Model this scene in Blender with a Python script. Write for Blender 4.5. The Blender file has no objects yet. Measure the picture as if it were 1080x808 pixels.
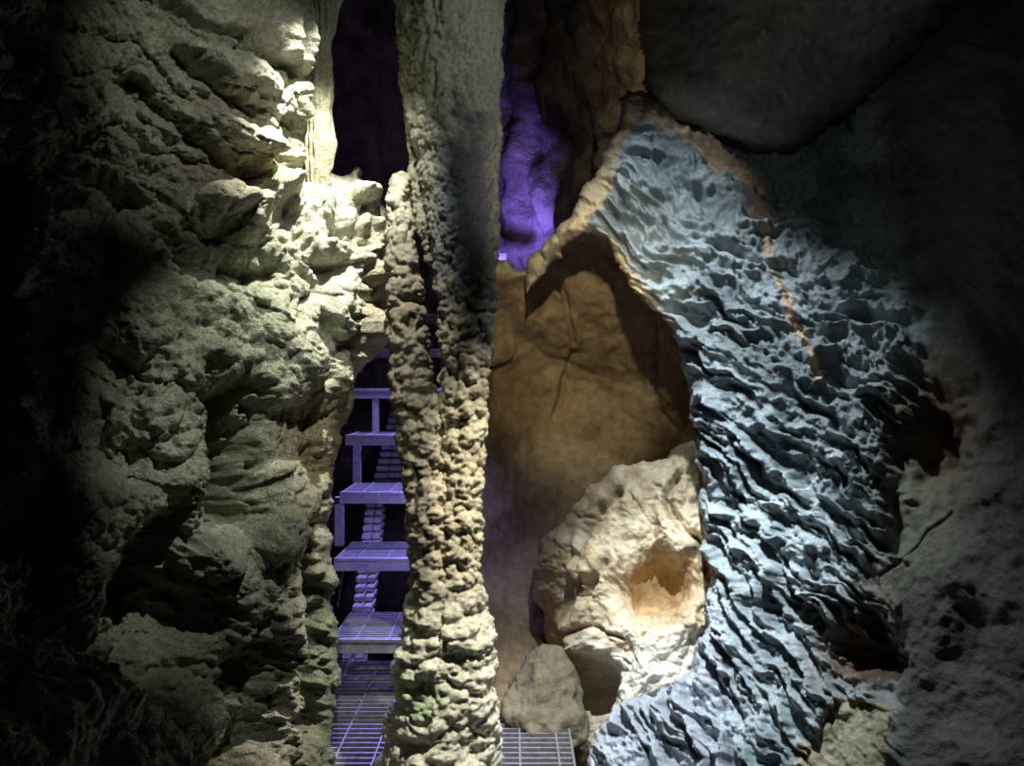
import bpy, math
import numpy as np

F, CX, CY, EYE = 816.0, 540.0, 404.0, 1.03
COL = bpy.context.scene.collection
V3 = lambda *a: np.array(a, float)

def P(px, py, d):
    """world point seen at this place of the photograph at depth d (metres)"""
    return (d*(px-CX)/F, d, EYE-d*(py-CY)/F)

# ------------------------------------------------------------------ noise
def _h(ix, iy, iz, s):
    n = (ix.astype(np.int64)*374761393 + iy.astype(np.int64)*668265263 + iz.astype(np.int64)*2147483647 + s*1274126177) & 0xffffffff
    n = ((n ^ (n >> 13))*1274126177) & 0xffffffff
    n = ((n ^ (n >> 16))*2246822519) & 0xffffffff
    return ((n ^ (n >> 15)) & 0xffffff)/float(0xffffff)

def vn2(x, y, s=0):
    """smooth value noise, -1..1"""
    ix, iy = np.floor(x), np.floor(y)
    fx, fy = x-ix, y-iy
    fx = fx*fx*fx*(fx*(fx*6-15)+10); fy = fy*fy*fy*(fy*(fy*6-15)+10)
    z = np.zeros_like(ix)
    a, b = _h(ix, iy, z, s), _h(ix+1, iy, z, s)
    c, d = _h(ix, iy+1, z, s), _h(ix+1, iy+1, z, s)
    return ((a*(1-fx)+b*fx)*(1-fy)+(c*(1-fx)+d*fx)*fy)*2-1

def fbm2(x, y, s=0, o=4, g=.5):
    r = np.zeros_like(x); a = 1.
    for k in range(o):
        c, sn = math.cos(.6+k), math.sin(.6+k)
        r += a*vn2((x*c-y*sn)*2**k+17.3*k, (x*sn+y*c)*2**k-9.1*k, s+k); a *= g
    return r

def vn3(x, y, z, s=0):
    ix, iy, iz = np.floor(x), np.floor(y), np.floor(z)
    f = [t-i for t, i in ((x, ix), (y, iy), (z, iz))]
    f = [t*t*(3-2*t) for t in f]
    r = 0
    for a in (0, 1):
        for b in (0, 1):
            for c in (0, 1):
                w = (f[0] if a else 1-f[0])*(f[1] if b else 1-f[1])*(f[2] if c else 1-f[2])
                r = r+w*_h(ix+a, iy+b, iz+c, s)
    return r*2-1

def fbm3(p, f, s=0, o=4, g=.5):
    r = 0; a = 1.
    for k in range(o):
        q = p*f*2**k+7.7*k
        r = r+a*vn3(q[:, 0], q[:, 1], q[:, 2], s+k); a *= g
    return r

def cell2(x, y, s=0):
    """cellular noise: F1, F2 and a random number of the nearest cell"""
    ix, iy = np.floor(x), np.floor(y)
    f1 = np.full(x.shape, 9.); f2 = np.full(x.shape, 9.); idn = np.zeros(x.shape)
    z = np.zeros_like(ix)
    for a in (-1, 0, 1):
        for b in (-1, 0, 1):
            hx, hy = _h(ix+a, iy+b, z, s), _h(ix+a, iy+b, z+1, s)
            d = np.hypot(ix+a+hx-x, iy+b+hy-y)
            near = d < f1
            f2 = np.where(near, f1, np.minimum(f2, d))
            idn = np.where(near, _h(ix+a, iy+b, z+2, s), idn)
            f1 = np.where(near, d, f1)
    return f1, f2, idn

def cell3(p, f, s=0):
    q = p*f
    i = np.floor(q)
    f1 = np.full(len(p), 9.); f2 = np.full(len(p), 9.); idn = np.zeros(len(p))
    for a in (-1, 0, 1):
        for b in (-1, 0, 1):
            for c in (-1, 0, 1):
                jx, jy, jz = i[:, 0]+a, i[:, 1]+b, i[:, 2]+c
                d = np.sqrt((jx+_h(jx, jy, jz, s)-q[:, 0])**2+(jy+_h(jx, jy, jz, s+11)-q[:, 1])**2+(jz+_h(jx, jy, jz, s+23)-q[:, 2])**2)
                near = d < f1
                f2 = np.where(near, f1, np.minimum(f2, d))
                idn = np.where(near, _h(jx, jy, jz, s+37), idn)
                f1 = np.where(near, d, f1)
    return f1, f2, idn

def sstep(a, b, x):
    t = np.clip((x-a)/(b-a), 0, 1)
    return t*t*(3-2*t)

# ------------------------------------------------------------------ mesh helpers
def link(name, me, mat=None, parent=None):
    o = bpy.data.objects.new(name, me); COL.objects.link(o)
    if mat: me.materials.append(mat)
    if parent: o.parent = parent
    return o

def np_mesh(name, co, quads, col=None, smooth=True):
    me = bpy.data.meshes.new(name)
    nv, nf = len(co), len(quads)
    me.vertices.add(nv); me.vertices.foreach_set('co', np.asarray(co, np.float32).ravel())
    me.loops.add(nf*4); me.loops.foreach_set('vertex_index', np.asarray(quads, np.int32).ravel())
    me.polygons.add(nf); me.polygons.foreach_set('loop_start', np.arange(0, nf*4, 4, dtype=np.int32))
    me.update(calc_edges=True); me.validate()
    me.polygons.foreach_set('use_smooth', np.full(len(me.polygons), smooth))
    if col is not None: set_col(me, col)
    return me

def set_col(me, col):
    a = me.color_attributes.new('tint', 'FLOAT_COLOR', 'POINT')
    c = np.ones((len(me.vertices), 4), np.float32); c[:, :3] = np.clip(col, 0, 1)
    a.data.foreach_set('color', c.ravel())

def tps(ctrl, X, Y):
    """thin plate spline through (x, y, value)"""
    c = np.array(ctrl, float); n = len(c); s = 200.
    x, y, v = c[:, 0]/s, c[:, 1]/s, c[:, 2]
    def U(r2): return np.where(r2 > 1e-12, r2*np.log(np.maximum(r2, 1e-12)), 0)
    K = U((x[:, None]-x)**2+(y[:, None]-y)**2)+np.eye(n)*1e-3
    A = np.zeros((n+3, n+3)); A[:n, :n] = K
    A[:n, n] = 1; A[:n, n+1] = x; A[:n, n+2] = y; A[n:, :n] = A[:n, n:].T
    w = np.linalg.solve(A, np.concatenate([v, [0, 0, 0]]))
    X, Y = X/s, Y/s
    r = w[n]+w[n+1]*X+w[n+2]*Y
    for k in range(n): r = r+w[k]*U((X-x[k])**2+(Y-y[k])**2)
    return r

def seg_dist(X, Y, pts, closed=False):
    d = np.full(X.shape, 1e9)
    pts = list(pts)
    for a, b in zip(pts, pts[1:]+([pts[0]] if closed else [])):
        if a is b: continue
        vx, vy = b[0]-a[0], b[1]-a[1]
        t = np.clip(((X-a[0])*vx+(Y-a[1])*vy)/max(vx*vx+vy*vy, 1e-9), 0, 1)
        d = np.minimum(d, np.hypot(X-a[0]-t*vx, Y-a[1]-t*vy))
    return d

def inside(X, Y, pts):
    r = np.zeros(X.shape, bool)
    for (x0, y0), (x1, y1) in zip(pts, pts[1:]+[pts[0]]):
        if y0 == y1: continue
        r ^= ((y0 > Y) != (y1 > Y)) & (X < (x1-x0)*(Y-y0)/(y1-y0)+x0)
    return r

def blob(H, X, Y, x, y, rx, ry, rot, h, k=2., add=True):
    c, s = math.cos(math.radians(rot)), math.sin(math.radians(rot))
    u, v = ((X-x)*c+(Y-y)*s)/rx, (-(X-x)*s+(Y-y)*c)/ry
    r = np.sqrt(u*u+v*v)
    g = h*np.clip(1-r**k, 0, 1)**.6 if k < 9 else h*np.exp(-r*r)
    return H+g

def groove(H, X, Y, pts, w, depth, rough=.5, s=5):
    wob = fbm2(X/14., Y/14., s, 3)*w*rough
    d = seg_dist(X+wob, Y-wob*.7, pts)
    return H-depth*np.exp(-(d/w)**2)

def relief(name, outline, depth, height, colour, mat, step=1.5, edge=30, edge_d=.12, thick=.25, wob=3., rim=None):
    """a solid mass of rock: its outline, its depth, a relief on its face, rounded rims and a back"""
    ox, oy = [p[0] for p in outline], [p[1] for p in outline]
    xs = np.arange(min(ox)-2*step, max(ox)+2*step, step); ys = np.arange(min(oy)-2*step, max(oy)+2*step, step)
    X, Y = np.meshgrid(xs, ys); X = X.ravel(); Y = Y.ravel()
    wx = fbm2(X/22., Y/22., 91, 4)*wob; wy = fbm2(X/22.+50, Y/22., 92, 4)*wob
    dist = seg_dist(X+wx, Y+wy, outline, True); ins = inside(X+wx, Y+wy, outline)
    D = tps(depth, X, Y)
    t = np.clip(dist/edge, 0, 1)
    roll = edge_d*(1-np.sqrt(np.clip(1-(1-t)**2, 0, 1)))
    nx = len(xs)
    B = np.stack([D*(X-CX)/F, D, EYE-D*(Y-CY)/F], 1)
    G = B.reshape(len(ys), nx, 3)
    gu = np.gradient(G, axis=1); gv = np.gradient(G, axis=0)
    N = np.cross(gu, gv); N /= np.linalg.norm(N, axis=2, keepdims=True)+1e-12
    N = N.reshape(-1, 3)
    ray = B-np.array([0, 0, EYE]); ray /= np.linalg.norm(ray, axis=1, keepdims=True)
    N = np.where((N*ray).sum(1, keepdims=True) > 0, -N, N)
    N = N*.75-ray*.25; N /= np.linalg.norm(N, axis=1, keepdims=True)
    H = height(X, Y, B)*(.25+.75*sstep(0, 1, t))
    Q = B+N*H[:, None]+ray*roll[:, None]
    back = B+ray*(edge_d+thick+fbm2(X/90., Y/90., 71, 2)*.03)[:, None]
    keep = ins.reshape(len(ys), nx)
    cell = keep[:-1, :-1] & keep[1:, :-1] & keep[:-1, 1:] & keep[1:, 1:]
    jj, ii = np.nonzero(cell)
    v = lambda j, i: j*nx+i
    fq = np.stack([v(jj, ii), v(jj+1, ii), v(jj+1, ii+1), v(jj, ii+1)], 1)
    n = len(X)
    # back: coarser is not needed; the same cells turned round, then the rim strip
    bq = fq[:, ::-1]+n
    pad = np.pad(cell, 1); c0 = pad[1:-1, 1:-1]
    strips = []
    for dj, di, (a, b) in ((-1, 0, ((0, 0), (0, 1))), (1, 0, ((1, 1), (1, 0))), (0, -1, ((1, 0), (0, 0))), (0, 1, ((0, 1), (1, 1)))):
        nb = pad[1+dj:pad.shape[0]-1+dj, 1+di:pad.shape[1]-1+di]
        j, i = np.nonzero(c0 & ~nb)
        p, q = v(j+a[0], i+a[1]), v(j+b[0], i+b[1])
        strips.append(np.stack([p, q, q+n, p+n], 1))
    quads = np.concatenate([fq, bq]+strips)
    co = np.concatenate([Q, back])
    used = np.unique(quads); remap = np.zeros(2*n, np.int64); remap[used] = np.arange(len(used))
    C = colour(X, Y, H); C = np.concatenate([C, C])
    me = np_mesh(name, co[used], remap[quads], C[used])
    return link(name, me, mat)

# ------------------------------------------------------------------ materials
def nt(name):
    m = bpy.data.materials.new(name); m.use_nodes = True
    return m, m.node_tree.nodes, m.node_tree.links, m.node_tree.nodes['Principled BSDF']

def rock_mat(name, rough=.8, spec=.3, scale=120., vary=.35, bump=.004, sc2=420.):
    m, n, l, b = nt(name)
    at = n.new('ShaderNodeAttribute'); at.attribute_name = 'tint'
    tc = n.new('ShaderNodeTexCoord')
    no = n.new('ShaderNodeTexNoise'); no.inputs['Scale'].default_value = scale; no.inputs['Detail'].default_value = 6
    no.inputs['Roughness'].default_value = .65
    n2 = n.new('ShaderNodeTexNoise'); n2.inputs['Scale'].default_value = sc2; n2.inputs['Detail'].default_value = 3
    r = n.new('ShaderNodeMapRange'); r.inputs['From Min'].default_value = .3; r.inputs['From Max'].default_value = .7
    r.inputs['To Min'].default_value = 1-vary; r.inputs['To Max'].default_value = 1+vary*.6
    mx = n.new('ShaderNodeVectorMath'); mx.operation = 'SCALE'
    bp = n.new('ShaderNodeBump'); bp.inputs['Distance'].default_value = bump; bp.inputs['Strength'].default_value = .8
    ad = n.new('ShaderNodeMath'); ad.operation = 'ADD'
    l.new(tc.outputs['Object'], no.inputs['Vector']); l.new(tc.outputs['Object'], n2.inputs['Vector'])
    l.new(no.outputs['Fac'], r.inputs['Value']); l.new(at.outputs['Color'], mx.inputs[0]); l.new(r.outputs['Result'], mx.inputs['Scale'])
    l.new(mx.outputs[0], b.inputs['Base Color'])
    l.new(no.outputs['Fac'], ad.inputs[0]); l.new(n2.outputs['Fac'], ad.inputs[1]); l.new(ad.outputs[0], bp.inputs['Height'])
    l.new(bp.outputs['Normal'], b.inputs['Normal'])
    b.inputs['Roughness'].default_value = rough; b.inputs['Specular IOR Level'].default_value = spec
    return m

def plain_mat(name, col, rough=.5, metal=0., spec=.5, scale=60., vary=.3):
    m, n, l, b = nt(name)
    tc = n.new('ShaderNodeTexCoord'); no = n.new('ShaderNodeTexNoise'); no.inputs['Scale'].default_value = scale; no.inputs['Detail'].default_value = 5
    cr = n.new('ShaderNodeValToRGB')
    cr.color_ramp.elements[0].position = .3; cr.color_ramp.elements[1].position = .7
    cr.color_ramp.elements[0].color = (*[c*(1-vary) for c in col], 1); cr.color_ramp.elements[1].color = (*[min(1, c*(1+vary*.5)) for c in col], 1)
    l.new(tc.outputs['Object'], no.inputs['Vector']); l.new(no.outputs['Fac'], cr.inputs['Fac']); l.new(cr.outputs['Color'], b.inputs['Base Color'])
    b.inputs['Roughness'].default_value = rough; b.inputs['Metallic'].default_value = metal; b.inputs['Specular IOR Level'].default_value = spec
    return m

M_left = rock_mat('pitted_limestone', .85, .25, 75., .45, .014, 260.)
M_grey = rock_mat('damp_grey_limestone', .55, .5, 70., .35, .005)
M_brown = rock_mat('smooth_brown_limestone', .8, .25, 28., .35, .004, 160.)
M_dark = rock_mat('far_cave_rock', .8, .25, 9., .5, .02, 40.)
M_col = rock_mat('column_limestone', .4, .6, 90., .4, .006)
M_steel = plain_mat('galvanised_steel', (.50, .50, .52), .38, .75, .5)
M_steel_d = plain_mat('weathered_steel', (.33, .32, .32), .55, .4, .5)
M_block = plain_mat('pale_blockwork', (.8, .76, .72), .8)
M_black = plain_mat('black_lamp_housing', (.03, .03, .035), .5)

def tag(o, label=None, cat=None, group=None, kind=None):
    if label: o['label'] = label
    if cat: o['category'] = cat
    if group: o['group'] = group
    if kind: o['kind'] = kind
    return o

def mixc(a, b, t):
    return np.asarray(a)[None, :]*(1-t[:, None])+np.asarray(b)[None, :]*t[:, None] if np.ndim(a) == 1 else a*(1-t[:, None])+np.asarray(b)[None, :]*t[:, None]

# ================================================================== LEFT WALL
left_outline = [(-170, -150), (336, -150), (332, 0), (330, 60), (325, 120), (321, 176), (345, 184), (376, 180), (392, 196), (398, 214), (410, 226), (411, 300), (410, 345),
                (402, 368), (388, 384), (378, 396), (373, 430), (366, 452), (360, 478), (352, 500), (347, 530), (346, 560), (352, 600), (354, 650), (353, 720), (351, 950), (-170, 950)]
left_depth = [(-170, -150, 1.25), (-170, 400, 1.45), (-170, 950, 1.05), (0, 0, 1.5), (0, 400, 1.6), (0, 800, 1.3), (100, 150, 1.7), (120, 600, 1.62), (150, 350, 1.72), (250, 100, 1.85),
              (320, 40, 2.0), (320, 170, 2.1), (250, 300, 1.9), (330, 290, 2.0), (385, 250, 2.2), (400, 330, 2.25), (300, 450, 1.95), (345, 470, 2.06), (280, 560, 1.86), (340, 600, 1.98),
              (200, 700, 1.72), (345, 780, 1.95), (250, 800, 1.72), (345, 950, 1.9), (320, -150, 1.95), (100, -150, 1.6)]
def left_h(X, Y, B):
    wx = fbm2(X/45., Y/45., 3, 3)*14; wy = fbm2(X/45.+9, Y/45., 4, 3)*14
    x, y = X+wx, Y+wy
    H = .05*fbm2(X/130., Y/130., 1, 3)
    # banded slanting lumps in the upper part
    c, s = math.cos(math.radians(36)), math.sin(math.radians(36))
    a, b = -x*s+y*c, x*c+y*s
    f1, f2, i1 = cell2(b/75., a/30., 12)
    up = 1-sstep(150, 260, Y+.1*X)
    lump_up = .052*(1-1.1*f1**2)+.03*i1
    q = B*410.+np.stack([fbm3(B, 9, 300+k, 3) for k in range(3)], 1)*9
    f1, f2, i2 = cell3(q*np.array([1, 1, 1.15]), 1/60., 5)
    lump_lo = .062*(1-1.2*f1**2)+.035*i2
    H += (lump_up*up+lump_lo*(1-up))*.85
    f1, f2, i3 = cell3(q, 1/25., 6)
    H += .024*(1-1.3*f1**2)+.010*i3
    f1, f2, i5 = cell3(q, 1/13., 14)
    H += .014*(1-1.4*f1**2)+.005*i5
    pitty = .35+.65*sstep(-.3, .5, fbm2(X/60., Y/60., 8, 2))
    f1, f2, i4 = cell3(q, 1/6.5, 7)
    H += .0085*(1-1.3*f1**2)*pitty-.035*np.clip(.36-f1, 0, 1)*(i4 > .55)
    H += .010*fbm3(q, 1/22., 15, 4, .6)
    H += .003*fbm2(X/5., Y/5., 9, 2)
    # flutes running down the rim near the hanging curtain
    fl = np.exp(-((X-312)/22.)**2)*(1-sstep(150, 200, Y))
    H += fl*(.02*np.cos((X+fbm2(X/30., Y/60., 10, 2)*4)/2.3*.8)-.01)
    # drip flutes under the bright shelf
    fl = np.exp(-((X-325)/32.)**2)*sstep(395, 440, Y)*(1-sstep(500, 530, Y))
    H = H*(1-.65*fl)+fl*(.022*fbm2((X+.12*Y)/8., Y/70., 13, 3)+.006*fbm2(X/4., Y/22., 16, 2)+.01)
    # named lumps and hollows of the photograph
    for a_ in ((380, 203, 24, 20, 10, .10), (395, 245, 16, 28, 0, .08), (352, 270, 22, 17, 20, .09), (386, 283, 15, 20, 0, .10), (398, 345, 13, 26, 0, .10),
               (352, 320, 15, 44, 8, .09), (258, 232, 32, 26, 20, .08), (228, 215, 26, 22, 0, .07), (290, 205, 20, 16, 0, .07), (330, 235, 22, 40, 10, .05),
               (302, 262, 26, 30, 0, .03), (250, 330, 50, 34, 20, .05), (290, 380, 40, 50, 0, .06), (225, 380, 34, 40, 0, .05), (150, 430, 40, 40, 0, .06), (180, 460, 34, 24, 0, .05),
               (292, 535, 42, 50, 0, .10), (262, 610, 52, 70, 10, .09), (297, 665, 20, 44, 0, .09), (240, 690, 40, 30, 0, .06), (130, 540, 55, 40, 0, .05), (110, 740, 60, 45, 0, .05),
               (346, 512, 8, 14, 0, .05), (350, 535, 7, 10, 0, .05), (105, 105, 30, 30, 0, .04), (170, 120, 34, 18, 36, .05), (290, 30, 50, 40, 20, .06),
               (230, 70, 50, 18, 36, .06), (245, 140, 40, 16, 36, .05), (365, 440, 8, 24, 8, .05), (165, 640, 36, 60, 0, -.22, 9.), (240, 480, 13, 60, 0, -.14, 9.)):
        H = blob(H, x*.5+X*.5, y*.5+Y*.5, *a_)
    for pts, w, dp in (([(253, 43), (270, 58), (292, 78)], 8, .09), ([(187, 58), (218, 93), (257, 122)], 9, .10), ([(288, 128), (284, 150), (286, 173)], 8, .10),
                       ([(117, 86), (148, 97), (190, 135), (233, 175), (262, 190)], 10, .09), ([(238, 284), (262, 292), (284, 288)], 9, .10),
                       ([(60, 180), (120, 200), (190, 260)], 12, .07), ([(238, 420), (245, 470), (240, 545)], 16, .16), ([(180, 560), (165, 620), (205, 650)], 26, .16),
                       ([(372, 300), (376, 340), (372, 380)], 7, .10), ([(320, 560), (334, 650), (325, 760)], 14, .14), ([(330, 480), (338, 500)], 9, .07),
                       ([(260, 700), (270, 760), (240, 808)], 20, .12), ([(100, 380), (140, 400), (130, 470)], 14, .07), ([(40, 560), (60, 640), (140, 700)], 30, .12),
                       ([(170, 0), (200, 20), (250, 40)], 7, .06), ([(300, 225), (318, 262)], 6, .05), ([(210, 390), (215, 420)], 9, .06),
                       ([(376, 222), (382, 250)], 4, .04), ([(402, 260), (392, 268), (370, 300)], 5, .05), ([(320, 285), (335, 300), (333, 400)], 5, .04)):
        H = groove(H, X, Y, pts, w, dp)
    return H-.05
def left_c(X, Y, H):
    t = sstep(-.4, .6, fbm2(X/70., Y/70., 31, 4))
    c = mixc((.46, .43, .33), (.56, .54, .43), t)
    g = sstep(.15, .8, fbm2(X/55., Y/45., 32, 4))*(1-sstep(260, 330, X))
    c = mixc(c, (.33, .38, .26), g*.6)
    br = np.exp(-((X-330)/45.)**2-((Y-460)/55.)**2)+.8*np.exp(-((X-392)/20.)**2-((Y-330)/60.)**2)+.5*np.exp(-((X-270)/50.)**2-((Y-170)/40.)**2)
    c = mixc(c, (.46, .34, .19), np.clip(br, 0, 1)*.8)
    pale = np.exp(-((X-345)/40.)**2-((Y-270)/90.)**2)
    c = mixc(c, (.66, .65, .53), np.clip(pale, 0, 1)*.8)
    shade_strip = sstep(290, 325, X+fbm2(X/14., Y/30., 33, 3)*10)*sstep(540, 640, Y)  # shade painted as dark green-brown, countering lamp spill on this strip
    c = mixc(c, (.13, .14, .09), shade_strip*.85)
    return c
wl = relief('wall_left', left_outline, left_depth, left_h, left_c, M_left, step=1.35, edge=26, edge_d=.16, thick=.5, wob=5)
tag(wl, 'lumpy pitted limestone wall filling the left of the view, greenish in the dark, pale where lit', kind='structure')

# ================================================================== RIGHT WALL (grey)
right_outline = [(1260, -150), (1260, 950), (618, 950), (622, 808), (628, 775), (650, 742), (690, 735), (728, 705), (744, 655), (749, 610), (741, 560), (739, 510), (733, 470), (731, 420), (724, 385),
                 (710, 350), (682, 322), (655, 285), (640, 252), (622, 246), (606, 256), (592, 274), (575, 290), (556, 306), (548, 290), (560, 270), (585, 252), (604, 218), (622, 188), (640, 158), (652, 130),
                 (655, 104), (664, 92), (678, 94), (690, 100), (700, 60), (720, -150)]
right_depth = [(560, 300, 2.75), (640, 200, 2.6), (665, 100, 2.62), (640, 255, 2.5), (700, 330, 2.38), (730, 450, 2.28), (745, 600, 2.2), (640, 790, 2.12), (620, 950, 1.95), (800, 250, 2.3), (830, 400, 2.1),
               (850, 600, 1.95), (800, 780, 1.88), (930, 300, 2.1), (940, 500, 1.92), (930, 750, 1.72), (1080, 100, 1.95), (1080, 450, 1.7), (1080, 800, 1.45), (1260, 0, 1.7), (1260, 450, 1.4), (1260, 950, 1.15), (800, 100, 2.55), (900, -100, 2.4), (720, -150, 2.6)]
ZONES = [(660, 230, 32, 90, 1.0), (760, 260, 22, 90, .8), (880, 250, 6, 90, .55), (880, 350, 14, 90, .8), (780, 370, 30, 80, .9), (770, 470, 40, 80, 1.), (890, 440, 32, 80, 1.1), (860, 530, 37, 90, 1.2),
         (800, 580, 44, 80, 1.1), (780, 680, 58, 80, .8), (860, 660, 52, 70, .9), (720, 760, 62, 80, .75), (660, 780, 55, 50, .9)]
def right_h(X, Y, B):
    wx = fbm2(X/38., Y/38., 41, 3)*11; wy = fbm2(X/38.+9, Y/38., 42, 3)*11
    x, y = X+wx, Y+wy
    W = np.zeros_like(X); S = np.zeros_like(X)
    for k, (zx, zy, ang, r, amp) in enumerate(ZONES):
        w = np.exp(-(((X-zx)**2+(Y-zy)**2)/(r*r)))**1.5+1e-9
        c, s = math.cos(math.radians(ang)), math.sin(math.radians(ang))
        a, b = -x*s+y*c, x*c+y*s
        f1, f2, i1 = cell2(b/66., a/15., 43)
        g1, g2, i2 = cell2(b/20., a/7.5, 44)
        lng = fbm2(b/95., a/13., 46, 2)
        hh = .034*np.clip(f1, 0, 1.1)**1.4+.012*np.clip(g1, 0, 1)**1.3-.012*i1+.024*(1-np.abs(lng)*2)
        S += w*hh*amp; W += w
    rib = S/W
    XB = np.interp(Y, [0, 130, 330, 420, 500, 620, 760, 900], [900, 935, 985, 960, 950, 925, 945, 960])
    smooth_r = sstep(-30, 22, X-XB+fbm2(X/30., Y/30., 47, 3)*22)        # smoother darker rock on the right
    slab = inside(X+wx*.6, Y+wy*.6, [(888, 735), (935, 745), (940, 960), (850, 960), (850, 800)]).astype(float)
    dome = np.zeros_like(X)
    rough = (1-smooth_r)*(1-.8*slab)
    rimz = np.clip(1-seg_dist(X, Y, [(556, 300), (590, 262), (625, 215), (648, 160), (665, 105)])/26., 0, 1)
    H = rib*1.8*rough*(1-.75*sstep(.2, .8, rimz))
    H += .035*fbm2(X/150., Y/150., 48, 3)+.010*fbm2(X/32., Y/32., 49, 3)
    H += (.002*(1-rough)+.012*rough)*fbm2(X/11., Y/11., 50, 4, .6)
    f1, f2, i = cell2(x/13., y/9., 401)
    H += .007*np.clip(f1, 0, 1)*rough*sstep(-.4, .4, fbm2(X/50., Y/50., 402, 3))
    H += .014*fbm2(x/70., y/85., 51, 2)*smooth_r
    # rounded side bulges and big hollows
    for a_ in ((700, 690, 60, 45, -20, .03, 9.), (770, 420, 70, 60, 0, .02, 9.), (960, 590, 70, 110, 0, .015, 9.), (1040, 300, 70, 160, 0, .05, 9.), (665, 112, 16, 22, 0, .05), (585, 245, 22, 30, 30, .03)):
        H = blob(H, X, Y, *a_)
    for x0, y0, rx, ry, rot, dp in ((668, 150, 26, 13, 20, .03), (732, 335, 26, 12, 15, .07), (690, 215, 28, 12, 15, .03),
                                    (740, 208, 30, 12, 25, .035), (706, 240, 26, 9, -25, .03), (830, 285, 20, 9, 10, .03), (920, 335, 30, 12, 5, .05), (900, 190, 46, 14, -5, .05),
                                    (880, 395, 34, 12, 30, .04), (845, 500, 34, 12, 38, .05), (890, 555, 26, 14, 45, .05), (820, 545, 30, 10, 40, .04), (845, 640, 34, 10, 52, .04), (770, 560, 24, 8, 45, .03),
                                    (700, 290, 20, 8, 30, .03), (660, 760, 20, 7, 50, .035), (706, 720, 14, 9, 30, .03), (628, 205, 9, 10, 0, .03), (785, 190, 24, 9, 30, .03), (760, 170, 30, 8, 30, .03)):
        H = blob(H, X+wx*.6, Y+wy*.6, x0, y0, rx, ry, rot, -dp, 3.)
    for x0, y0, rx, ry, rot, dp in ((985, 455, 26, 44, 5, .16), (908, 690, 26, 40, -30, .15), (965, 400, 20, 20, 0, .05)):
        H = blob(H, X+wx*1.2, Y+wy*1.2, x0, y0, rx, ry, rot, -dp, 9.)
    # the vein down the middle, standing slightly proud
    vd = seg_dist(X+wx*.25, Y, [(690, 122), (730, 142), (765, 168), (795, 196), (806, 232), (812, 268), (824, 305), (842, 352), (866, 400)])
    H += .016*np.exp(-(vd/np.where(Y < 230, 9., 4.))**2)
    vd2 = seg_dist(X+wx*.3, Y+wy*.3, [(752, 278), (782, 250), (812, 232), (845, 215)])
    H += .008*np.exp(-(vd2/2.5)**2)
    H = groove(H, X, Y, [(928, 610), (950, 598), (975, 570), (1005, 540)], 1.4, .012, 1.5)
    H = groove(H, X, Y, [(742, 690), (765, 730), (790, 756)], 3.0, .025, .3)
    return H-.02
def right_c(X, Y, H):
    t = sstep(-.6, .6, fbm2(X/45., Y/45., 52, 4))
    c = mixc((.19, .235, .255), (.33, .39, .415), t)
    XB = np.interp(Y, [0, 130, 330, 420, 500, 620, 760, 900], [900, 935, 985, 960, 950, 925, 945, 960])
    d = sstep(-30, 20, X-XB+fbm2(X/40., Y/40., 53, 3)*25)
    c = mixc(c, (.13, .13, .10), d*.9)
    # darker brown tone inside the two hollows
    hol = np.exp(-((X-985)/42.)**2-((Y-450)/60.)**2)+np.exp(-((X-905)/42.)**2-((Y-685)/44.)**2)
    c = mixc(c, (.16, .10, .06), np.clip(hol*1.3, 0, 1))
    sl = inside(X+fbm2(X/15., Y/15., 54, 3)*6, Y, [(885, 735), (938, 742), (942, 960), (830, 960), (845, 790)]).astype(float)
    c = mixc(c, (.36, .31, .19), sl*.85)
    ol = np.exp(-((X-965)/45.)**2-((Y-560)/60.)**2)
    c = mixc(c, (.22, .24, .15), np.clip(ol, 0, 1)*.7)
    rz = seg_dist(X+fbm2(X/9., Y/9., 55, 3)*5, Y, [(552, 300), (575, 275), (600, 245), (622, 208), (640, 165), (652, 132), (668, 108)])
    c = mixc(c, (.52, .42, .27), 1-sstep(10, 17, rz))
    low = np.clip(1-sstep(4, 12, seg_dist(X+fbm2(X/7., Y/7., 56, 3)*5, Y, [(622, 248), (640, 256), (655, 288), (684, 325), (700, 342)])), 0, 1)
    c = mixc(c, (.50, .38, .22), low)
    vd = seg_dist(X+fbm2(X/9., Y/9., 57, 3)*4, Y, [(684, 118), (730, 142), (765, 168), (795, 196), (806, 232), (812, 268), (824, 305), (842, 352), (866, 400)])
    wv = np.where(Y < 235, 10., 4.)
    c = mixc(c, (.60, .44, .30), 1-sstep(.6, 1.3, vd/wv))
    vd = seg_dist(X+fbm2(X/9., Y/9., 58, 3)*4, Y, [(752, 278), (782, 250), (812, 232), (845, 215)])
    c = mixc(c, (.45, .46, .42), (1-sstep(1, 3.5, vd))*.7)
    vd = seg_dist(X, Y, [(832, 534), (882, 484)])
    c = mixc(c, (.6, .62, .6), (1-sstep(.5, 1.6, vd))*.8)
    bt = seg_dist(X+fbm2(X/9., Y/9., 59, 3)*6, Y, [(650, 742), (628, 775), (622, 830)])
    c = mixc(c, (.55, .46, .30), 1-sstep(5, 10, bt))
    bl = (1-sstep(745, 800, X))*sstep(560, 660, Y)
    c = mixc(c, (.50, .53, .60), bl*.6)
    return c
wr = relief('wall_right', right_outline, right_depth, right_h, right_c, M_grey, step=1.3, edge=14, edge_d=.10, thick=.45, wob=4)
tag(wr, 'blue-grey ribbed limestone wall running from the centre to the right edge', kind='structure')

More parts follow.
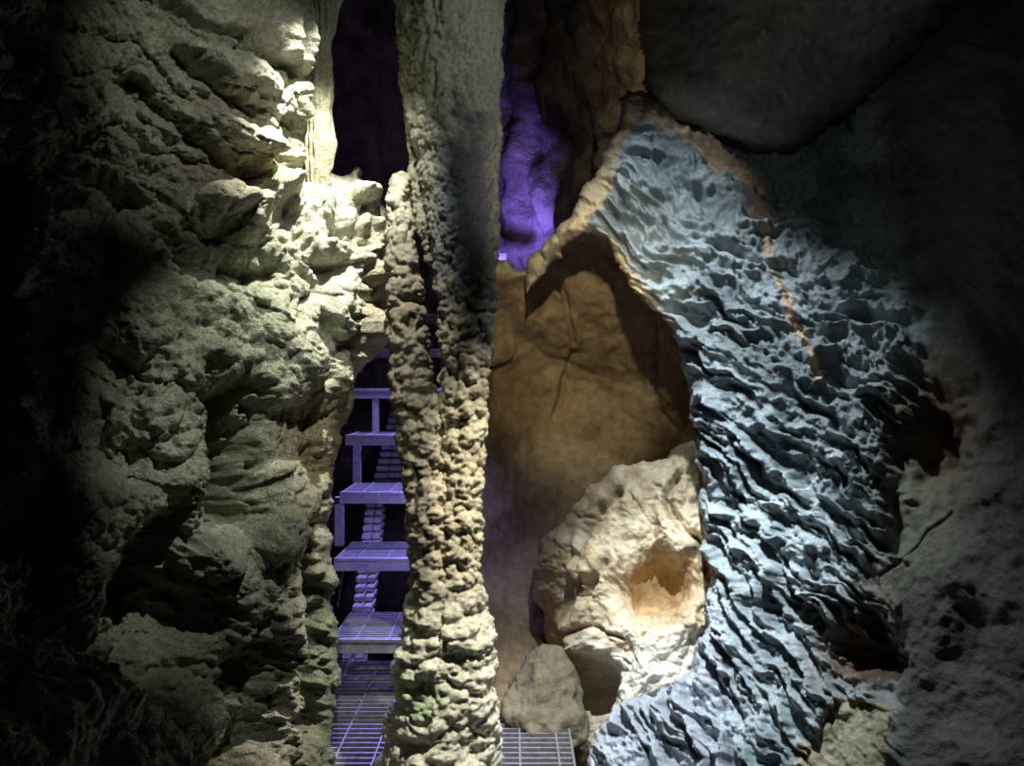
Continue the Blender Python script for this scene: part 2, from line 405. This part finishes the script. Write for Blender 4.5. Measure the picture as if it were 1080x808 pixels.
# ================================================================== CEILING OVERHANG
ceil_outline = [(640, -260), (668, -100), (672, 0), (676, 60), (684, 104), (712, 126), (752, 142), (790, 160), (830, 166), (862, 150), (905, 112), (950, 70), (1000, 20), (1060, -60), (1200, -260)]
ceil_depth = [(684, 100, 2.5), (690, 0, 2.45), (660, -250, 2.3), (800, 165, 2.32), (800, 60, 2.12), (780, -50, 2.0), (860, 145, 2.28), (900, 40, 2.1), (1000, 0, 2.05), (1150, -250, 1.7), (820, -250, 1.75)]
def ceil_h(X, Y, B):
    return .03*fbm2(X/110., Y/90., 61, 2)+.004*fbm2(X/26., Y/20., 62, 3)+.003*fbm2(X/7., Y/7., 63, 3)
def ceil_c(X, Y, H):
    c = mixc((.17, .18, .14), (.24, .24, .19), sstep(-.5, .6, fbm2(X/60., Y/60., 64, 4)))
    b = (1-sstep(686, 724, X+fbm2(X/20., Y/20., 65, 3)*10))
    c = mixc(c, (.34, .27, .15), b*.7)
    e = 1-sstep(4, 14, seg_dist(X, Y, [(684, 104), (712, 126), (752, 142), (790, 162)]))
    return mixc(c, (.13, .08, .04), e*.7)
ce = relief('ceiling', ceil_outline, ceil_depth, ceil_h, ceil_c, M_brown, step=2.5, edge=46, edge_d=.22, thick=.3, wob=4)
tag(ce, 'smooth dark bulging rock overhang at the upper right', kind='structure')

# ================================================================== BROWN ALCOVE BEHIND THE COLUMN
mid_outline = [(470, 950), (470, 300), (500, 276), (528, 276), (548, 280), (575, 262), (610, 240), (650, 240), (700, 280), (790, 340), (800, 600), (800, 950)]
mid_depth = [(480, 300, 3.05), (520, 290, 3.0), (560, 300, 3.0), (630, 262, 2.88), (560, 420, 3.35), (640, 420, 3.42), (700, 430, 3.2), (728, 400, 2.95), (690, 340, 2.95), (520, 450, 3.2), (520, 600, 3.05), (600, 560, 3.2),
             (520, 700, 2.62), (530, 745, 2.46), (480, 800, 2.4), (640, 700, 3.0), (790, 500, 2.85), (790, 800, 2.8), (600, 900, 2.4)]
def mid_h(X, Y, B):
    x = X+fbm2(X/40., Y/40., 81, 3)*12; y = Y+fbm2(X/40., Y/40.+7, 82, 3)*12
    H = .05*fbm2(X/110., Y/110., 83, 3)+.014*fbm2(X/30., Y/30., 84, 3)+.005*fbm2(X/9., Y/9., 85, 3)
    f1, f2, i = cell2(x/60., y/75., 86)
    f1, f2, i = cell2(x/24., y/24., 87)
    H += .012*(1-f1**2)*np.exp(-((X-525)/28.)**2)
    H = groove(H, X, Y, [(590, 300), (600, 340), (606, 360)], 3, .03)
    H = groove(H, X, Y, [(606, 370), (600, 395), (588, 440)], 3, .03)
    H = groove(H, X, Y, [(684, 335), (690, 370), (688, 420)], 5, .04)
    H = blob(H, X, Y, 590, 355, 26, 28, 20, .03)
    H = blob(H, X, Y, 530, 375, 20, 12, -30, .04)
    H = blob(H, X, Y, 712, 400, 22, 60, -12, .05)
    return H
def mid_c(X, Y, H):
    c = mixc((.26, .185, .095), (.38, .285, .155), sstep(-.6, .7, fbm2(X/45., Y/45., 88, 4)))
    dk = sstep(.2, .9, fbm2(X/30., Y/60., 89, 4))
    c = mixc(c, (.20, .13, .06), dk*.6)
    e = 1-sstep(6, 22, seg_dist(X+fbm2(X/9., Y/9., 90, 3)*8, Y+fbm2(X/9., Y/9., 93, 3)*5, [(520, 276), (548, 280), (575, 262), (610, 242), (645, 250)]))
    return mixc(c, (.48, .42, .28), e*.8)
mi = relief('wall_centre', mid_outline, mid_depth, mid_h, mid_c, M_brown, step=1.6, edge=18, edge_d=.12, thick=.2, wob=5)
tag(mi, 'smooth brown hollowed rock face between the column and the grey wall', kind='structure')

# ================================================================== FAR WALL
back_outline = [(180, -220), (860, -220), (860, 900), (180, 900)]
back_depth = [(180, -200, 4.4), (180, 500, 4.6), (350, 0, 4.3), (390, 100, 4.7), (450, 100, 5.2), (510, 0, 5.0), (510, 250, 4.9), (535, 100, 4.75), (560, 200, 4.5), (600, 50, 4.05), (600, 220, 4.0), (680, 0, 3.6), (700, 200, 3.5),
              (860, 0, 3.4), (860, 500, 4), (420, 500, 5.4), (420, 800, 5.2), (700, 800, 4.6)]
def back_h(X, Y, B):
    x = X+fbm2(X/40., Y/40., 101, 3)*14; y = Y+fbm2(X/40., Y/40.+7, 102, 3)*14
    H = .14*fbm2(X/90., Y/180., 103, 3)+.03*fbm2(X/14., Y/22., 104, 4)
    f1, f2, i = cell2(x/40., y/55., 105)
    H += .03*(1-f1**2)
    H += .05*np.sin((X+fbm2(X/30., Y/90., 106, 3)*9)/5.)*np.exp(-((X-545)/26.)**2)
    return H
def back_c(X, Y, H):
    c = mixc((.16, .12, .09), (.30, .24, .19), sstep(-.6, .6, fbm2(X/40., Y/60., 107, 4)))
    b = sstep(600, 670, X)
    return mixc(c, (.30, .23, .13), b*.7)
bk = relief('wall_back', back_outline, back_depth, back_h, back_c, M_dark, step=2.6, edge=20, edge_d=.1, thick=.3)
tag(bk, 'far dark rock wall seen past the column, washed violet low down', kind='structure')

# ================================================================== CAVE GROUND under the walkway
def ground():
    xs = np.linspace(-2.2, 2.0, 150); ys = np.linspace(-.6, 5.6, 220)
    X, Y = np.meshgrid(xs, ys); X, Y = X.ravel(), Y.ravel()
    Z = -.75+.10*fbm2(X*1.6, Y*1.6, 111, 5)+.12*np.abs(X)**1.3
    q = []
    nx = len(xs); jj, ii = np.meshgrid(np.arange(len(ys)-1), np.arange(nx-1), indexing='ij'); jj, ii = jj.ravel(), ii.ravel()
    fq = np.stack([jj*nx+ii, jj*nx+ii+1, (jj+1)*nx+ii+1, (jj+1)*nx+ii], 1)
    c = mixc((.10, .08, .06), (.16, .13, .09), sstep(-.5, .5, fbm2(X*5, Y*5, 112, 3)))
    return link('floor', np_mesh('floor', np.stack([X, Y, Z], 1), fq, c), M_dark)
tag(ground(), 'dark uneven rock ground below the steel walkway', kind='structure')

# ================================================================== TUBES -> SOLID ROCK
def tube_shell(rows, n=28):
    """rows of (x, y, z, rx, ry); closed tube vertices and faces"""
    vs, fs = [], []
    for (x, y, z, rx, ry) in rows:
        for k in range(n):
            a = 2*math.pi*k/n
            vs.append((x+rx*math.cos(a), y+ry*math.sin(a), z))
    for j in range(len(rows)-1):
        for k in range(n):
            a, b = j*n+k, j*n+(k+1) % n
            fs.append((a, b, b+n, a+n))
    fs.append(tuple(range(n))[::-1]); m = (len(rows)-1)*n; fs.append(tuple(range(m, m+n)))
    return vs, fs

def spline_rows(rows, m=6):
    a = np.array(rows, float); t = np.arange(len(a)); T = np.linspace(0, len(a)-1, (len(a)-1)*m+1)
    return [tuple(np.interp(T, t, a[:, k])[i] for k in range(a.shape[1])) for i in range(len(T))]

def solid(shells, voxel):
    vs, fs = [], []
    for v, f in shells:
        o = len(vs); vs += v; fs += [tuple(i+o for i in q) for q in f]
    me = bpy.data.meshes.new('tmp'); me.from_pydata(vs, [], fs)
    o = bpy.data.objects.new('tmp', me); COL.objects.link(o)
    r = o.modifiers.new('r', 'REMESH'); r.mode = 'VOXEL'; r.voxel_size = voxel
    sm = o.modifiers.new('s', 'SMOOTH'); sm.iterations = 6; sm.factor = .5
    dg = bpy.context.evaluated_depsgraph_get()
    out = bpy.data.meshes.new_from_object(o.evaluated_get(dg))
    bpy.data.objects.remove(o); bpy.data.meshes.remove(me)
    n = len(out.vertices); co = np.empty(n*3, np.float32); no = np.empty(n*3, np.float32)
    out.vertices.foreach_get('co', co); out.vertices.foreach_get('normal', no)
    return out, co.reshape(-1, 3).astype(float), no.reshape(-1, 3).astype(float)

def finish(name, me, co, col, mat):
    me.vertices.foreach_set('co', co.astype(np.float32).ravel())
    me.polygons.foreach_set('use_smooth', np.ones(len(me.polygons), bool))
    set_col(me, col); me.update()
    me.name = name
    return link(name, me, mat)

def px_rows(tab, d, fl=.85):
    """(py, left, right[, depth]) -> tube rows"""
    rows = []
    for t in tab:
        dd = t[3] if len(t) > 3 else d
        x0, x1 = P(t[1], t[0], dd)[0], P(t[2], t[0], dd)[0]
        rows.append(((x0+x1)/2, dd, P(0, t[0], dd)[2], (x1-x0)/2, (x1-x0)/2*fl))
    return rows

# ---- the column
main = px_rows([(-330, 405, 545), (-150, 410, 540), (0, 424, 529), (60, 427, 527), (130, 432, 526), (200, 448, 524), (260, 460, 520), (330, 465, 517), (400, 467, 511), (450, 466, 508),
                (520, 462, 505), (600, 461, 504), (650, 452, 504), (700, 438, 506), (760, 432, 510), (808, 420, 514), (822, 416, 516)], 2.08)
strip = px_rows([(-330, 402, 450), (-100, 414, 450), (0, 419, 450), (60, 423, 450), (120, 427, 450), (170, 430, 456), (205, 434, 458), (240, 442, 462), (275, 454, 468)], 2.13, .7)
side = px_rows([(186, 418, 432, 2.1), (200, 413, 430), (215, 410, 431), (260, 411, 436), (330, 413, 444), (400, 417, 453), (445, 422, 464), (520, 430, 470), (600, 437, 472), (650, 438, 476), (700, 430, 480), (760, 424, 482), (808, 411, 480), (822, 405, 480)], 2.06)
me, co, no = solid([tube_shell(spline_rows(r)) for r in (main, strip, side)], .0042)
PX = CX+F*co[:, 0]/co[:, 1]; PY = CY-F*(co[:, 2]-EYE)/co[:, 1]
lowr = sstep(600, 680, PY)
wp = co+np.stack([fbm3(co, 14, s, 2) for s in (201, 202, 203)], 1)*.012
f1, f2, i1 = cell3(wp*np.array([1, 1, .8]), 36, 204)
g1, g2, i2 = cell3(wp, 85, 205)
k1, k2, i3 = cell3(wp*np.array([1, 1, 1.3]), 15, 206)
midz = sstep(180, 330, PY)
topz = 1-sstep(90, 220, PY)
H = .020*(1-1.3*f1**2)*(.45+.55*midz)+.008*(1-1.3*g1**2)-.004*np.clip(.3-(g2-g1), 0, 1)+.003*i1*1.6
H += lowr*(.026*(1-1.2*k1**2)+.010*i3)+.006*fbm3(co, 9, 207, 3)
H += (1-midz)*.007*fbm3(co*np.array([1, 1, .35]), 40, 208, 3)          # vertical flaking near the top
H += .0016*fbm3(co, 170, 209, 2)
# terraces round the foot
H += lowr*.004*np.abs(((PY+.35*(PX-460)+fbm3(co, 18, 210, 2)*14)/34.) % 1-.5)*2
co2 = co+no*(H-.008)[:, None]
tt = sstep(-.5, .5, fbm3(co, 12, 211, 3))
c = mixc((.33, .29, .20), (.47, .42, .31), tt)
c = mixc(c, (.36, .37, .28), topz*.8)                                     # pale olive near the top
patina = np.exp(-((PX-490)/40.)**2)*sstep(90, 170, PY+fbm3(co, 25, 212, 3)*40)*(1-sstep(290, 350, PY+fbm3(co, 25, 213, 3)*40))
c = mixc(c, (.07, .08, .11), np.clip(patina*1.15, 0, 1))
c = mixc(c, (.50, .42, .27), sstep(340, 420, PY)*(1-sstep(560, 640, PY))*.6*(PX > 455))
c = mixc(c, (.19, .155, .11), sstep(215, 260, PY)*(1-sstep(600, 660, PY))*.85*(1-sstep(450, 464, PX)))  # side stem painted darker brown, standing in for less lamp light
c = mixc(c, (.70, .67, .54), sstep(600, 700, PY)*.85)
green = sstep(.05, .6, fbm3(co, 9, 214, 3))*sstep(580, 640, PY)*(1-sstep(455, 500, PX))
c = mixc(c, (.34, .46, .26), green*.75)
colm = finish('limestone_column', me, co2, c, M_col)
tag(colm, 'tall forked limestone column, knobbly and lit, standing on the walkway in the centre', 'rock column')

# ---- the hanging curtain left of the dark gap
cur = px_rows([(-330, 300, 372, 2.07), (-100, 318, 360), (0, 324, 357), (40, 323, 352), (90, 321, 347), (120, 321, 350), (150, 321, 353), (180, 321, 352), (200, 324, 346)], 2.07, .6)
cur2 = px_rows([(-330, 340, 385, 2.14), (-60, 342, 368), (0, 344, 359), (40, 342, 352), (80, 338, 346)], 2.14, .8)
me, co, no = solid([tube_shell(spline_rows(r), 20) for r in (cur, cur2)], .0045)
H = .006*fbm3(co*np.array([1, 1, .25]), 30, 221, 3)+.004*fbm3(co*np.array([1, 1, .5]), 60, 222, 2)+.006*fbm3(co, 16, 223, 2)
ang = np.arctan2(co[:, 1]-2.22, co[:, 0]+.53)
H += .003*np.sin(co[:, 0]*420)
t = sstep(-.5, .5, fbm3(co, 14, 224, 3))
cu = finish('flowstone_curtain', me, co+no*H[:, None], mixc((.46, .43, .29), (.56, .53, .38), t), M_left)
tag(cu, 'smooth pale fluted flowstone hanging at the top beside the dark gap', 'flowstone')

# ================================================================== BOULDERS
def boulder_relief(): pass
b_outline = [(561, 596), (568, 574), (582, 556), (592, 550), (604, 536), (622, 512), (650, 494), (672, 490), (700, 478), (716, 458), (736, 436), (770, 440), (790, 560), (790, 760), (700, 800), (640, 808), (612, 830), (606, 800), (600, 760),
             (588, 706), (578, 682), (570, 650), (561, 625)]
b_depth = [(575, 570, 2.75), (570, 640, 2.68), (600, 700, 2.6), (620, 800, 2.35), (640, 520, 2.62), (700, 490, 2.55), (735, 450, 2.6), (610, 600, 2.5), (650, 600, 2.42), (700, 600, 2.42), (740, 560, 2.42), (650, 680, 2.3),
           (700, 680, 2.26), (740, 650, 2.3), (650, 730, 2.25), (780, 700, 2.35), (780, 500, 2.55), (700, 780, 2.25)]
def b_h(X, Y, B):
    wx = fbm2(X/30., Y/30., 121, 3)*8; wy = fbm2(X/30.+5, Y/30., 122, 3)*8
    H = .03*fbm2(X/60., Y/60., 123, 3)+.012*fbm2((X+wx)/18., (Y+wy)/18., 124, 4, .6)+.003*fbm2(X/5., Y/5., 125, 2)
    rg = np.exp(-((X-675)/55.)**2-((Y-545)/42.)**2)
    f1, f2, i = cell2((X+wx)/13., (Y+wy)/11., 126)
    H += rg*(.012*(1-1.2*f1**2)+.006*i)
    f1, f2, i = cell2((X+wx)/42., (Y+wy)/38., 127)
    H += .007*np.minimum(f2-f1, .3)/.3
    H = blob(H, X+wx*.5, Y+wy*.5, 692, 616, 30, 25, -15, -.17, 9.)
    H = blob(H, X+wx*.5, Y+wy*.5, 655, 630, 16, 20, 0, -.05, 9.)
    H = blob(H, X+wx*.3, Y+wy*.3, 622, 735, 16, 36, 8, -.15, 9.)
    H = blob(H, X, Y, 712, 570, 20, 30, -25, .04)
    H = groove(H, X, Y, [(654, 520), (634, 536), (616, 560), (606, 590), (604, 620)], 4, .06, .3)
    H = groove(H, X, Y, [(636, 592), (624, 608), (612, 632)], 5, .05, .3)
    H = groove(H, X, Y, [(714, 504), (702, 524), (712, 548), (738, 572), (745, 600)], 4.5, .06, .3)
    H = groove(H, X, Y, [(598, 668), (622, 660), (650, 672)], 2.5, .025, .3)
    H = groove(H, X, Y, [(600, 560), (592, 600), (596, 650)], 6, .03, .3)
    H += .03*np.exp(-(seg_dist(X, Y, [(600, 660), (608, 680), (640, 690)])/9.)**2)
    return H
def b_c(X, Y, H):
    c = mixc((.50, .40, .25), (.64, .54, .38), sstep(-.6, .6, fbm2(X/30., Y/30., 128, 4)))
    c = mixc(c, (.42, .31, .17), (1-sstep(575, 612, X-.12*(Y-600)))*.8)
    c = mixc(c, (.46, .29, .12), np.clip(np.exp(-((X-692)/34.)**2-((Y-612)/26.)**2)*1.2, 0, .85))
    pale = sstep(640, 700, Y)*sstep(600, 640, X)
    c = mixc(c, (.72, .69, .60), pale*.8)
    st = sstep(.35, .9, fbm2(X/14., Y/24., 129, 4))
    return mixc(c, (.38, .24, .11), st*.5)
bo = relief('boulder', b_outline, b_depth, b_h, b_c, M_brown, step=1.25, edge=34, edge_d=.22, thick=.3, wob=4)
tag(bo, 'large cream and brown boulder with a hollow, brightly lit against the grey wall', 'boulder')

def rock(name, pts_px, d0, rx_y, seed, col_a, col_b, mat, vox=.006, amp=.012, freq=22):
    """rounded rock from an outline of (py, left, right, depth)"""
    rows = []
    for py, l, r, d in pts_px:
        x0, x1 = P(l, py, d)[0], P(r, py, d)[0]
        rows.append(((x0+x1)/2, d, P(0, py, d)[2], (x1-x0)/2, rx_y*(x1-x0)/2))
    me, co, no = solid([tube_shell(spline_rows(rows), 24)], vox)
    H = amp*fbm3(co, freq*.4, seed, 3)+amp*.3*fbm3(co, freq*2, seed+5, 3)
    return finish(name, me, co+no*H[:, None], mixc(col_a, col_b, sstep(-.5, .5, fbm3(co, 12, seed+9, 3))), mat)
sb = rock('boulder', [(680, 562, 582, 2.46), (688, 550, 592, 2.45), (706, 538, 602, 2.43), (728, 528, 610, 2.41), (748, 529, 616, 2.38), (764, 536, 618, 2.36), (776, 550, 616, 2.34), (784, 572, 612, 2.33)], 2.4, .75, 301,
          (.13, .11, .075), (.19, .16, .105), M_brown, amp=.03, freq=16)
tag(sb, 'small smooth dull boulder overhanging the right edge of the grating', 'boulder')

# ================================================================== STEEL STAIRS AND WALKWAY
import bmesh
def bm_box(bm, x0, x1, y0, y1, z0, z1):
    v = [bm.verts.new((x, y, z)) for z in (z0, z1) for y in (y0, y1) for x in (x0, x1)]
    for f in ((0, 2, 3, 1), (4, 5, 7, 6), (0, 1, 5, 4), (2, 6, 7, 3), (0, 4, 6, 2), (1, 3, 7, 5)): bm.faces.new([v[i] for i in f])
def bm_bar(bm, a, b, w, h):
    """rectangular bar from a to b"""
    a, b = V3(*a), V3(*b); t = b-a; L = np.linalg.norm(t); t /= L
    s = np.cross(t, V3(0, 0, 1)); s = V3(1, 0, 0) if np.linalg.norm(s) < 1e-6 else s/np.linalg.norm(s)
    u = np.cross(s, t)
    v = [bm.verts.new(tuple(p+s*w/2*i+u*h/2*j)) for p in (a, b) for i, j in ((-1, -1), (1, -1), (1, 1), (-1, 1))]
    for f in ((0, 1, 2, 3), (7, 6, 5, 4), (0, 4, 5, 1), (1, 5, 6, 2), (2, 6, 7, 3), (3, 7, 4, 0)): bm.faces.new([v[i] for i in f])
def bm_obj(name, bm, mat, parent=None, bevel=0.):
    me = bpy.data.meshes.new(name)
    bmesh.ops.recalc_face_normals(bm, faces=bm.faces)
    bm.to_mesh(me); bm.free()
    o = link(name, me, mat, parent)
    if bevel:
        b = o.modifiers.new('bevel', 'BEVEL'); b.width = bevel; b.segments = 2
    return o
def grating(x0, x1, y0, y1, z, sx=.107, sy=.034, h=.025, off=.05, sub=None):
    bm = bmesh.new()
    y = y0+sy
    while y < y1-.005: bm_box(bm, x0, x1, y-.0035, y+.0035, z-h*.6, z-.002); y += sy
    x = x0+off
    while x < x1-.005: bm_box(bm, x-.0025, x+.0025, y0, y1, z-h, z+.001); x += sx
    return bm

st = bpy.data.objects.new('staircase', None); COL.objects.link(st)
tag(st, 'open grey steel stair with grated treads climbing away between left wall and column, lit violet', 'staircase')
STEPS = [(2.50, .20, -.585, .115), (2.77, .40, -.635, .10), (3.03, .60, -.672, .09), (3.38, .80, -.725, .08), (3.62, 1.00, -.765, .06), (3.90, 1.20, -.80, .05), (4.18, 1.40, -.84, .04)]
st.location = (0, 2.5, 0)
def loc(o): o.location = (0, -2.5, 0); return o
for k, (y, z, xl, xr) in enumerate(STEPS):
    W = P(466, 0, y)[0]
    bm = grating(xl+.004, W, y+.004, y+.30, z, .105 if k else .105, .021, .022, .075)
    bm_box(bm, xl, xl+.006, y, y+.30, z-.038, z+.002)
    bm_box(bm, W-.006, W, y, y+.30, z-.038, z+.002)
    bm_box(bm, xl, W, y+.294, y+.30, z-.03, z)
    tr = loc(bm_obj('tread', bm, M_steel, st))
    bm = bmesh.new(); bm_box(bm, xl-.002, W+.002, y-.008, y+.016, z-.008, z+.004)
    bm_obj('nosing', bm, M_steel, tr, .0015)
    bm = bmesh.new(); bm_box(bm, xl-.002, W+.002, y-.004, y+.002, z-.042, z-.009); bm_obj('front_plate', bm, M_steel_d, tr)
# stringers and posts
bm = bmesh.new(); bm_bar(bm, (-.72, 2.62, .04), (-.93, 4.6, 1.56), .012, .10); loc(bm_obj('stringer', bm, M_steel_d, st))
bm = bmesh.new(); bm_bar(bm, (-.235, 2.62, .04), (-.42, 4.6, 1.56), .012, .10); loc(bm_obj('stringer', bm, M_steel_d, st))
for (px, w, d, z0, z1) in ((395, .030, 3.60, .80, .975), (375, .034, 3.40, .60, .775), (356, .035, 3.06, .40, .575)):
    x = P(px, 0, d)[0]
    bm = bmesh.new(); bm_box(bm, x-w/2, x+w/2, d+.02, d+.05, z0-.02, z1); loc(bm_obj('riser_post', bm, M_steel_d, st, .002))
for (px0, py0, px1, py1, d, w) in ((362, 598, 356, 640, 3.1, .012), (381, 676, 360, 714, 2.78, .022), (357, 676, 359, 722, 2.85, .014)):
    bm = bmesh.new(); bm_bar(bm, P(px0, py0, d), P(px1, py1, d), w, w*.6); loc(bm_obj('brace', bm, M_steel_d, st))

wk = bpy.data.objects.new('walkway', None); COL.objects.link(wk); wk.location = (0, 2, 0)
tag(wk, 'violet-lit steel grating landing at the foot of the stairs and column', 'walkway')
def wloc(o): o.location = (0, -2, 0); return o
def panel(x0, x1, y0, y1, off):
    bm = grating(x0, x1, y0, y1, 0, .107, .030, .03, off)
    o = wloc(bm_obj('grating_panel', bm, M_steel, wk))
    bm = bmesh.new()
    for b in ((x0, x0+.006, y0, y1), (x1-.006, x1, y0, y1), (x0, x1, y0, y0+.006), (x0, x1, y1-.006, y1)): bm_box(bm, *b, -.035, .003)
    bm_obj('edge_frame', bm, M_steel, o)
panel(-.80, -.17, 2.52, 2.86, .10)
panel(-.80, -.17, 1.50, 2.51, .10)
panel(-.16, .172, 1.50, 2.42, .075)
bm = bmesh.new()
bm_box(bm, -.16, -.12, 1.5, 2.8, -.12, -.04); bm_box(bm, -.80, .17, 2.45, 2.49, -.12, -.04); wloc(bm_obj('support_beam', bm, M_steel_d, wk))

# ---- pale blockwork seen through the open risers
bw = bmesh.new()
n = 34
for k in range(n):
    t = k/(n-1)
    y = 3.15+1.75*t; py = 735-310*t**.72
    xl = np.interp(py, [425, 500, 525, 570, 640, 735], [414, 396, 387, 381, 372, 352]); xr = np.interp(py, [425, 508, 524, 530, 570, 640, 735], [432, 432, 428, 404, 400, 392, 378])
    y2 = 3.15+1.75*(k+1)/(n-1); py2 = 735-310*min(1.06, (k+1)/(n-1))**.72
    a, b = P(xl, py, y), P(xr, py, y); z2 = P(0, py2, y2)[2]
    m = (a[0]*.45+b[0]*.55) if py > 505 else a[0]+(b[0]-a[0])*.38
    hh = (z2-a[2])
    bm_box(bw, a[0], m-.003, y, y2+.08, a[2]-.004, z2-.012 if hh > .02 else z2-.003)
    bm_box(bw, m+.003, b[0], y+.004, y2+.08, a[2]-.004, z2-.012 if hh > .02 else z2-.003)
o = bm_obj('block_steps', bw, M_block, None, .003)
tag(o, 'narrow pale flight of small stacked blocks seen through the open stair risers', 'masonry')

# ---- lamp fixture glimpsed behind the column
lx, ly, lz = P(528, 271, 4.3)
lamp = bmesh.new()
bm_box(lamp, lx-.20, lx+.035, ly-.03, ly+.03, lz-.02, lz+.016)
lo = bm_obj('light_bar', lamp, plain_mat('violet_lit_housing', (.10, .09, .12), .5), None, .004)
bm = bmesh.new(); bm_bar(bm, (lx-.12, ly, lz-.02), (lx-.12, ly+.05, lz-.34), .02, .02); bm_obj('stand', bm, M_black, lo)
tag(lo, 'small horizontal bar lamp just right of the column in the violet glow', 'lamp')

# ================================================================== LIGHTS
def spot(name, pos, aim, power, col, size=60, blend=.8, rad=.05):
    l = bpy.data.lights.new(name, 'SPOT'); l.energy = power; l.color = col; l.spot_size = math.radians(size); l.spot_blend = blend; l.shadow_soft_size = rad
    o = bpy.data.objects.new(name, l); COL.objects.link(o); o.location = pos
    import mathutils
    d = mathutils.Vector(aim)-mathutils.Vector(pos); o.rotation_euler = d.to_track_quat('-Z', 'Y').to_euler()
    return o
def point(name, pos, power, col, rad=.05):
    l = bpy.data.lights.new(name, 'POINT'); l.energy = power; l.color = col; l.shadow_soft_size = rad
    o = bpy.data.objects.new(name, l); COL.objects.link(o); o.location = pos; return o
WHITE = (.98, 1, .87); COOL = (.86, .94, 1); WARM = (1, .90, .66)
spot('spot_left_wall', (-.28, 1.6, 2.12), (-.53, 2.12, 1.28), 140, WHITE, 52, 1., .012)
spot('spot_upper_left_fill', (-.1, .9, 2.05), P(235, 90, 1.8), 17, WHITE, 36, 1., .02)  # unseen weak fill, added to lift the upper left wall
spot('spot_left_fill', (.05, .9, 2.1), P(288, 470, 1.9), 60, (.93, 1, .87), 32, 1., .012)
spot('spot_right_wall', (.30, 1.92, 2.2), (.52, 2.15, .75), 105, COOL, 64, 1., .015)
spot('spot_right_upper', (.15, 1.9, 2.2), P(675, 225, 2.5), 38, COOL, 48, 1., .015)
spot('spot_boulder', (.20, 1.35, 2.3), P(722, 735, 2.2), 420, COOL, 33, 1., .02)
spot('spot_dim_right_fill', (.3, .1, 1.9), P(860, 190, 2.1), 5.5, (.85, 1, .95), 44, 1., .05)  # unseen faint fill by the camera, added to lift the dark right
spot('spot_column_foot', (.42, 1.55, 1.95), P(467, 690, 2.0), 290, (1, .97, .83), 33, 1., .012)
spot('spot_column_top', (.55, 1.2, 2.15), P(478, 90, 2.0), 16, (.95, 1, .9), 44, 1., .015)
spot('spot_alcove', (.05, .5, 1.95), P(612, 365, 3.3), 160, WARM, 24, 1., .03)
spot('spot_far_brown_fill', (.3, 2.6, 2.6), P(640, 90, 3.8), 6, WARM, 90, 1., .05)  # unseen warm fill, added to bring up the far brown wall
spot('violet_lamp_far', P(506, 290, 4.0), P(550, 240, 4.7), 100, (.21, .15, 1), 80, 1., .04)
spot('violet_lamp_stairs', P(455, 250, 3.5), P(395, 560, 3.1), 190, (.34, .29, 1), 90, 1., .05)
spot('violet_lamp_low', P(475, 540, 3.3), P(385, 560, 3.5), 14, (.38, .31, 1), 110, 1., .04)
spot('violet_lamp_front', P(478, 520, 2.34), P(390, 600, 3.0), 18, (.36, .31, 1), 110, 1., .03)

w = bpy.data.worlds.new('cave_dark'); bpy.context.scene.world = w; w.use_nodes = True
w.node_tree.nodes['Background'].inputs[0].default_value = (.5, .55, .5, 1); w.node_tree.nodes['Background'].inputs[1].default_value = .002

cam = bpy.data.cameras.new('camera'); cam.sensor_width = 36; cam.lens = 36*F/1080; cam.clip_start = .05
co_ = bpy.data.objects.new('camera', cam); COL.objects.link(co_); co_.location = (0, 0, EYE); co_.rotation_euler = (math.pi/2, 0, 0)
bpy.context.scene.camera = co_
vs = bpy.context.scene.view_settings
bpy.context.scene.display_settings.display_device = 'sRGB'
vs.view_transform = 'Standard'; vs.look = 'None'; vs.gamma = 1; vs.use_curve_mapping = False; vs.exposure = 0
bpy.context.scene.cycles.use_denoising = True
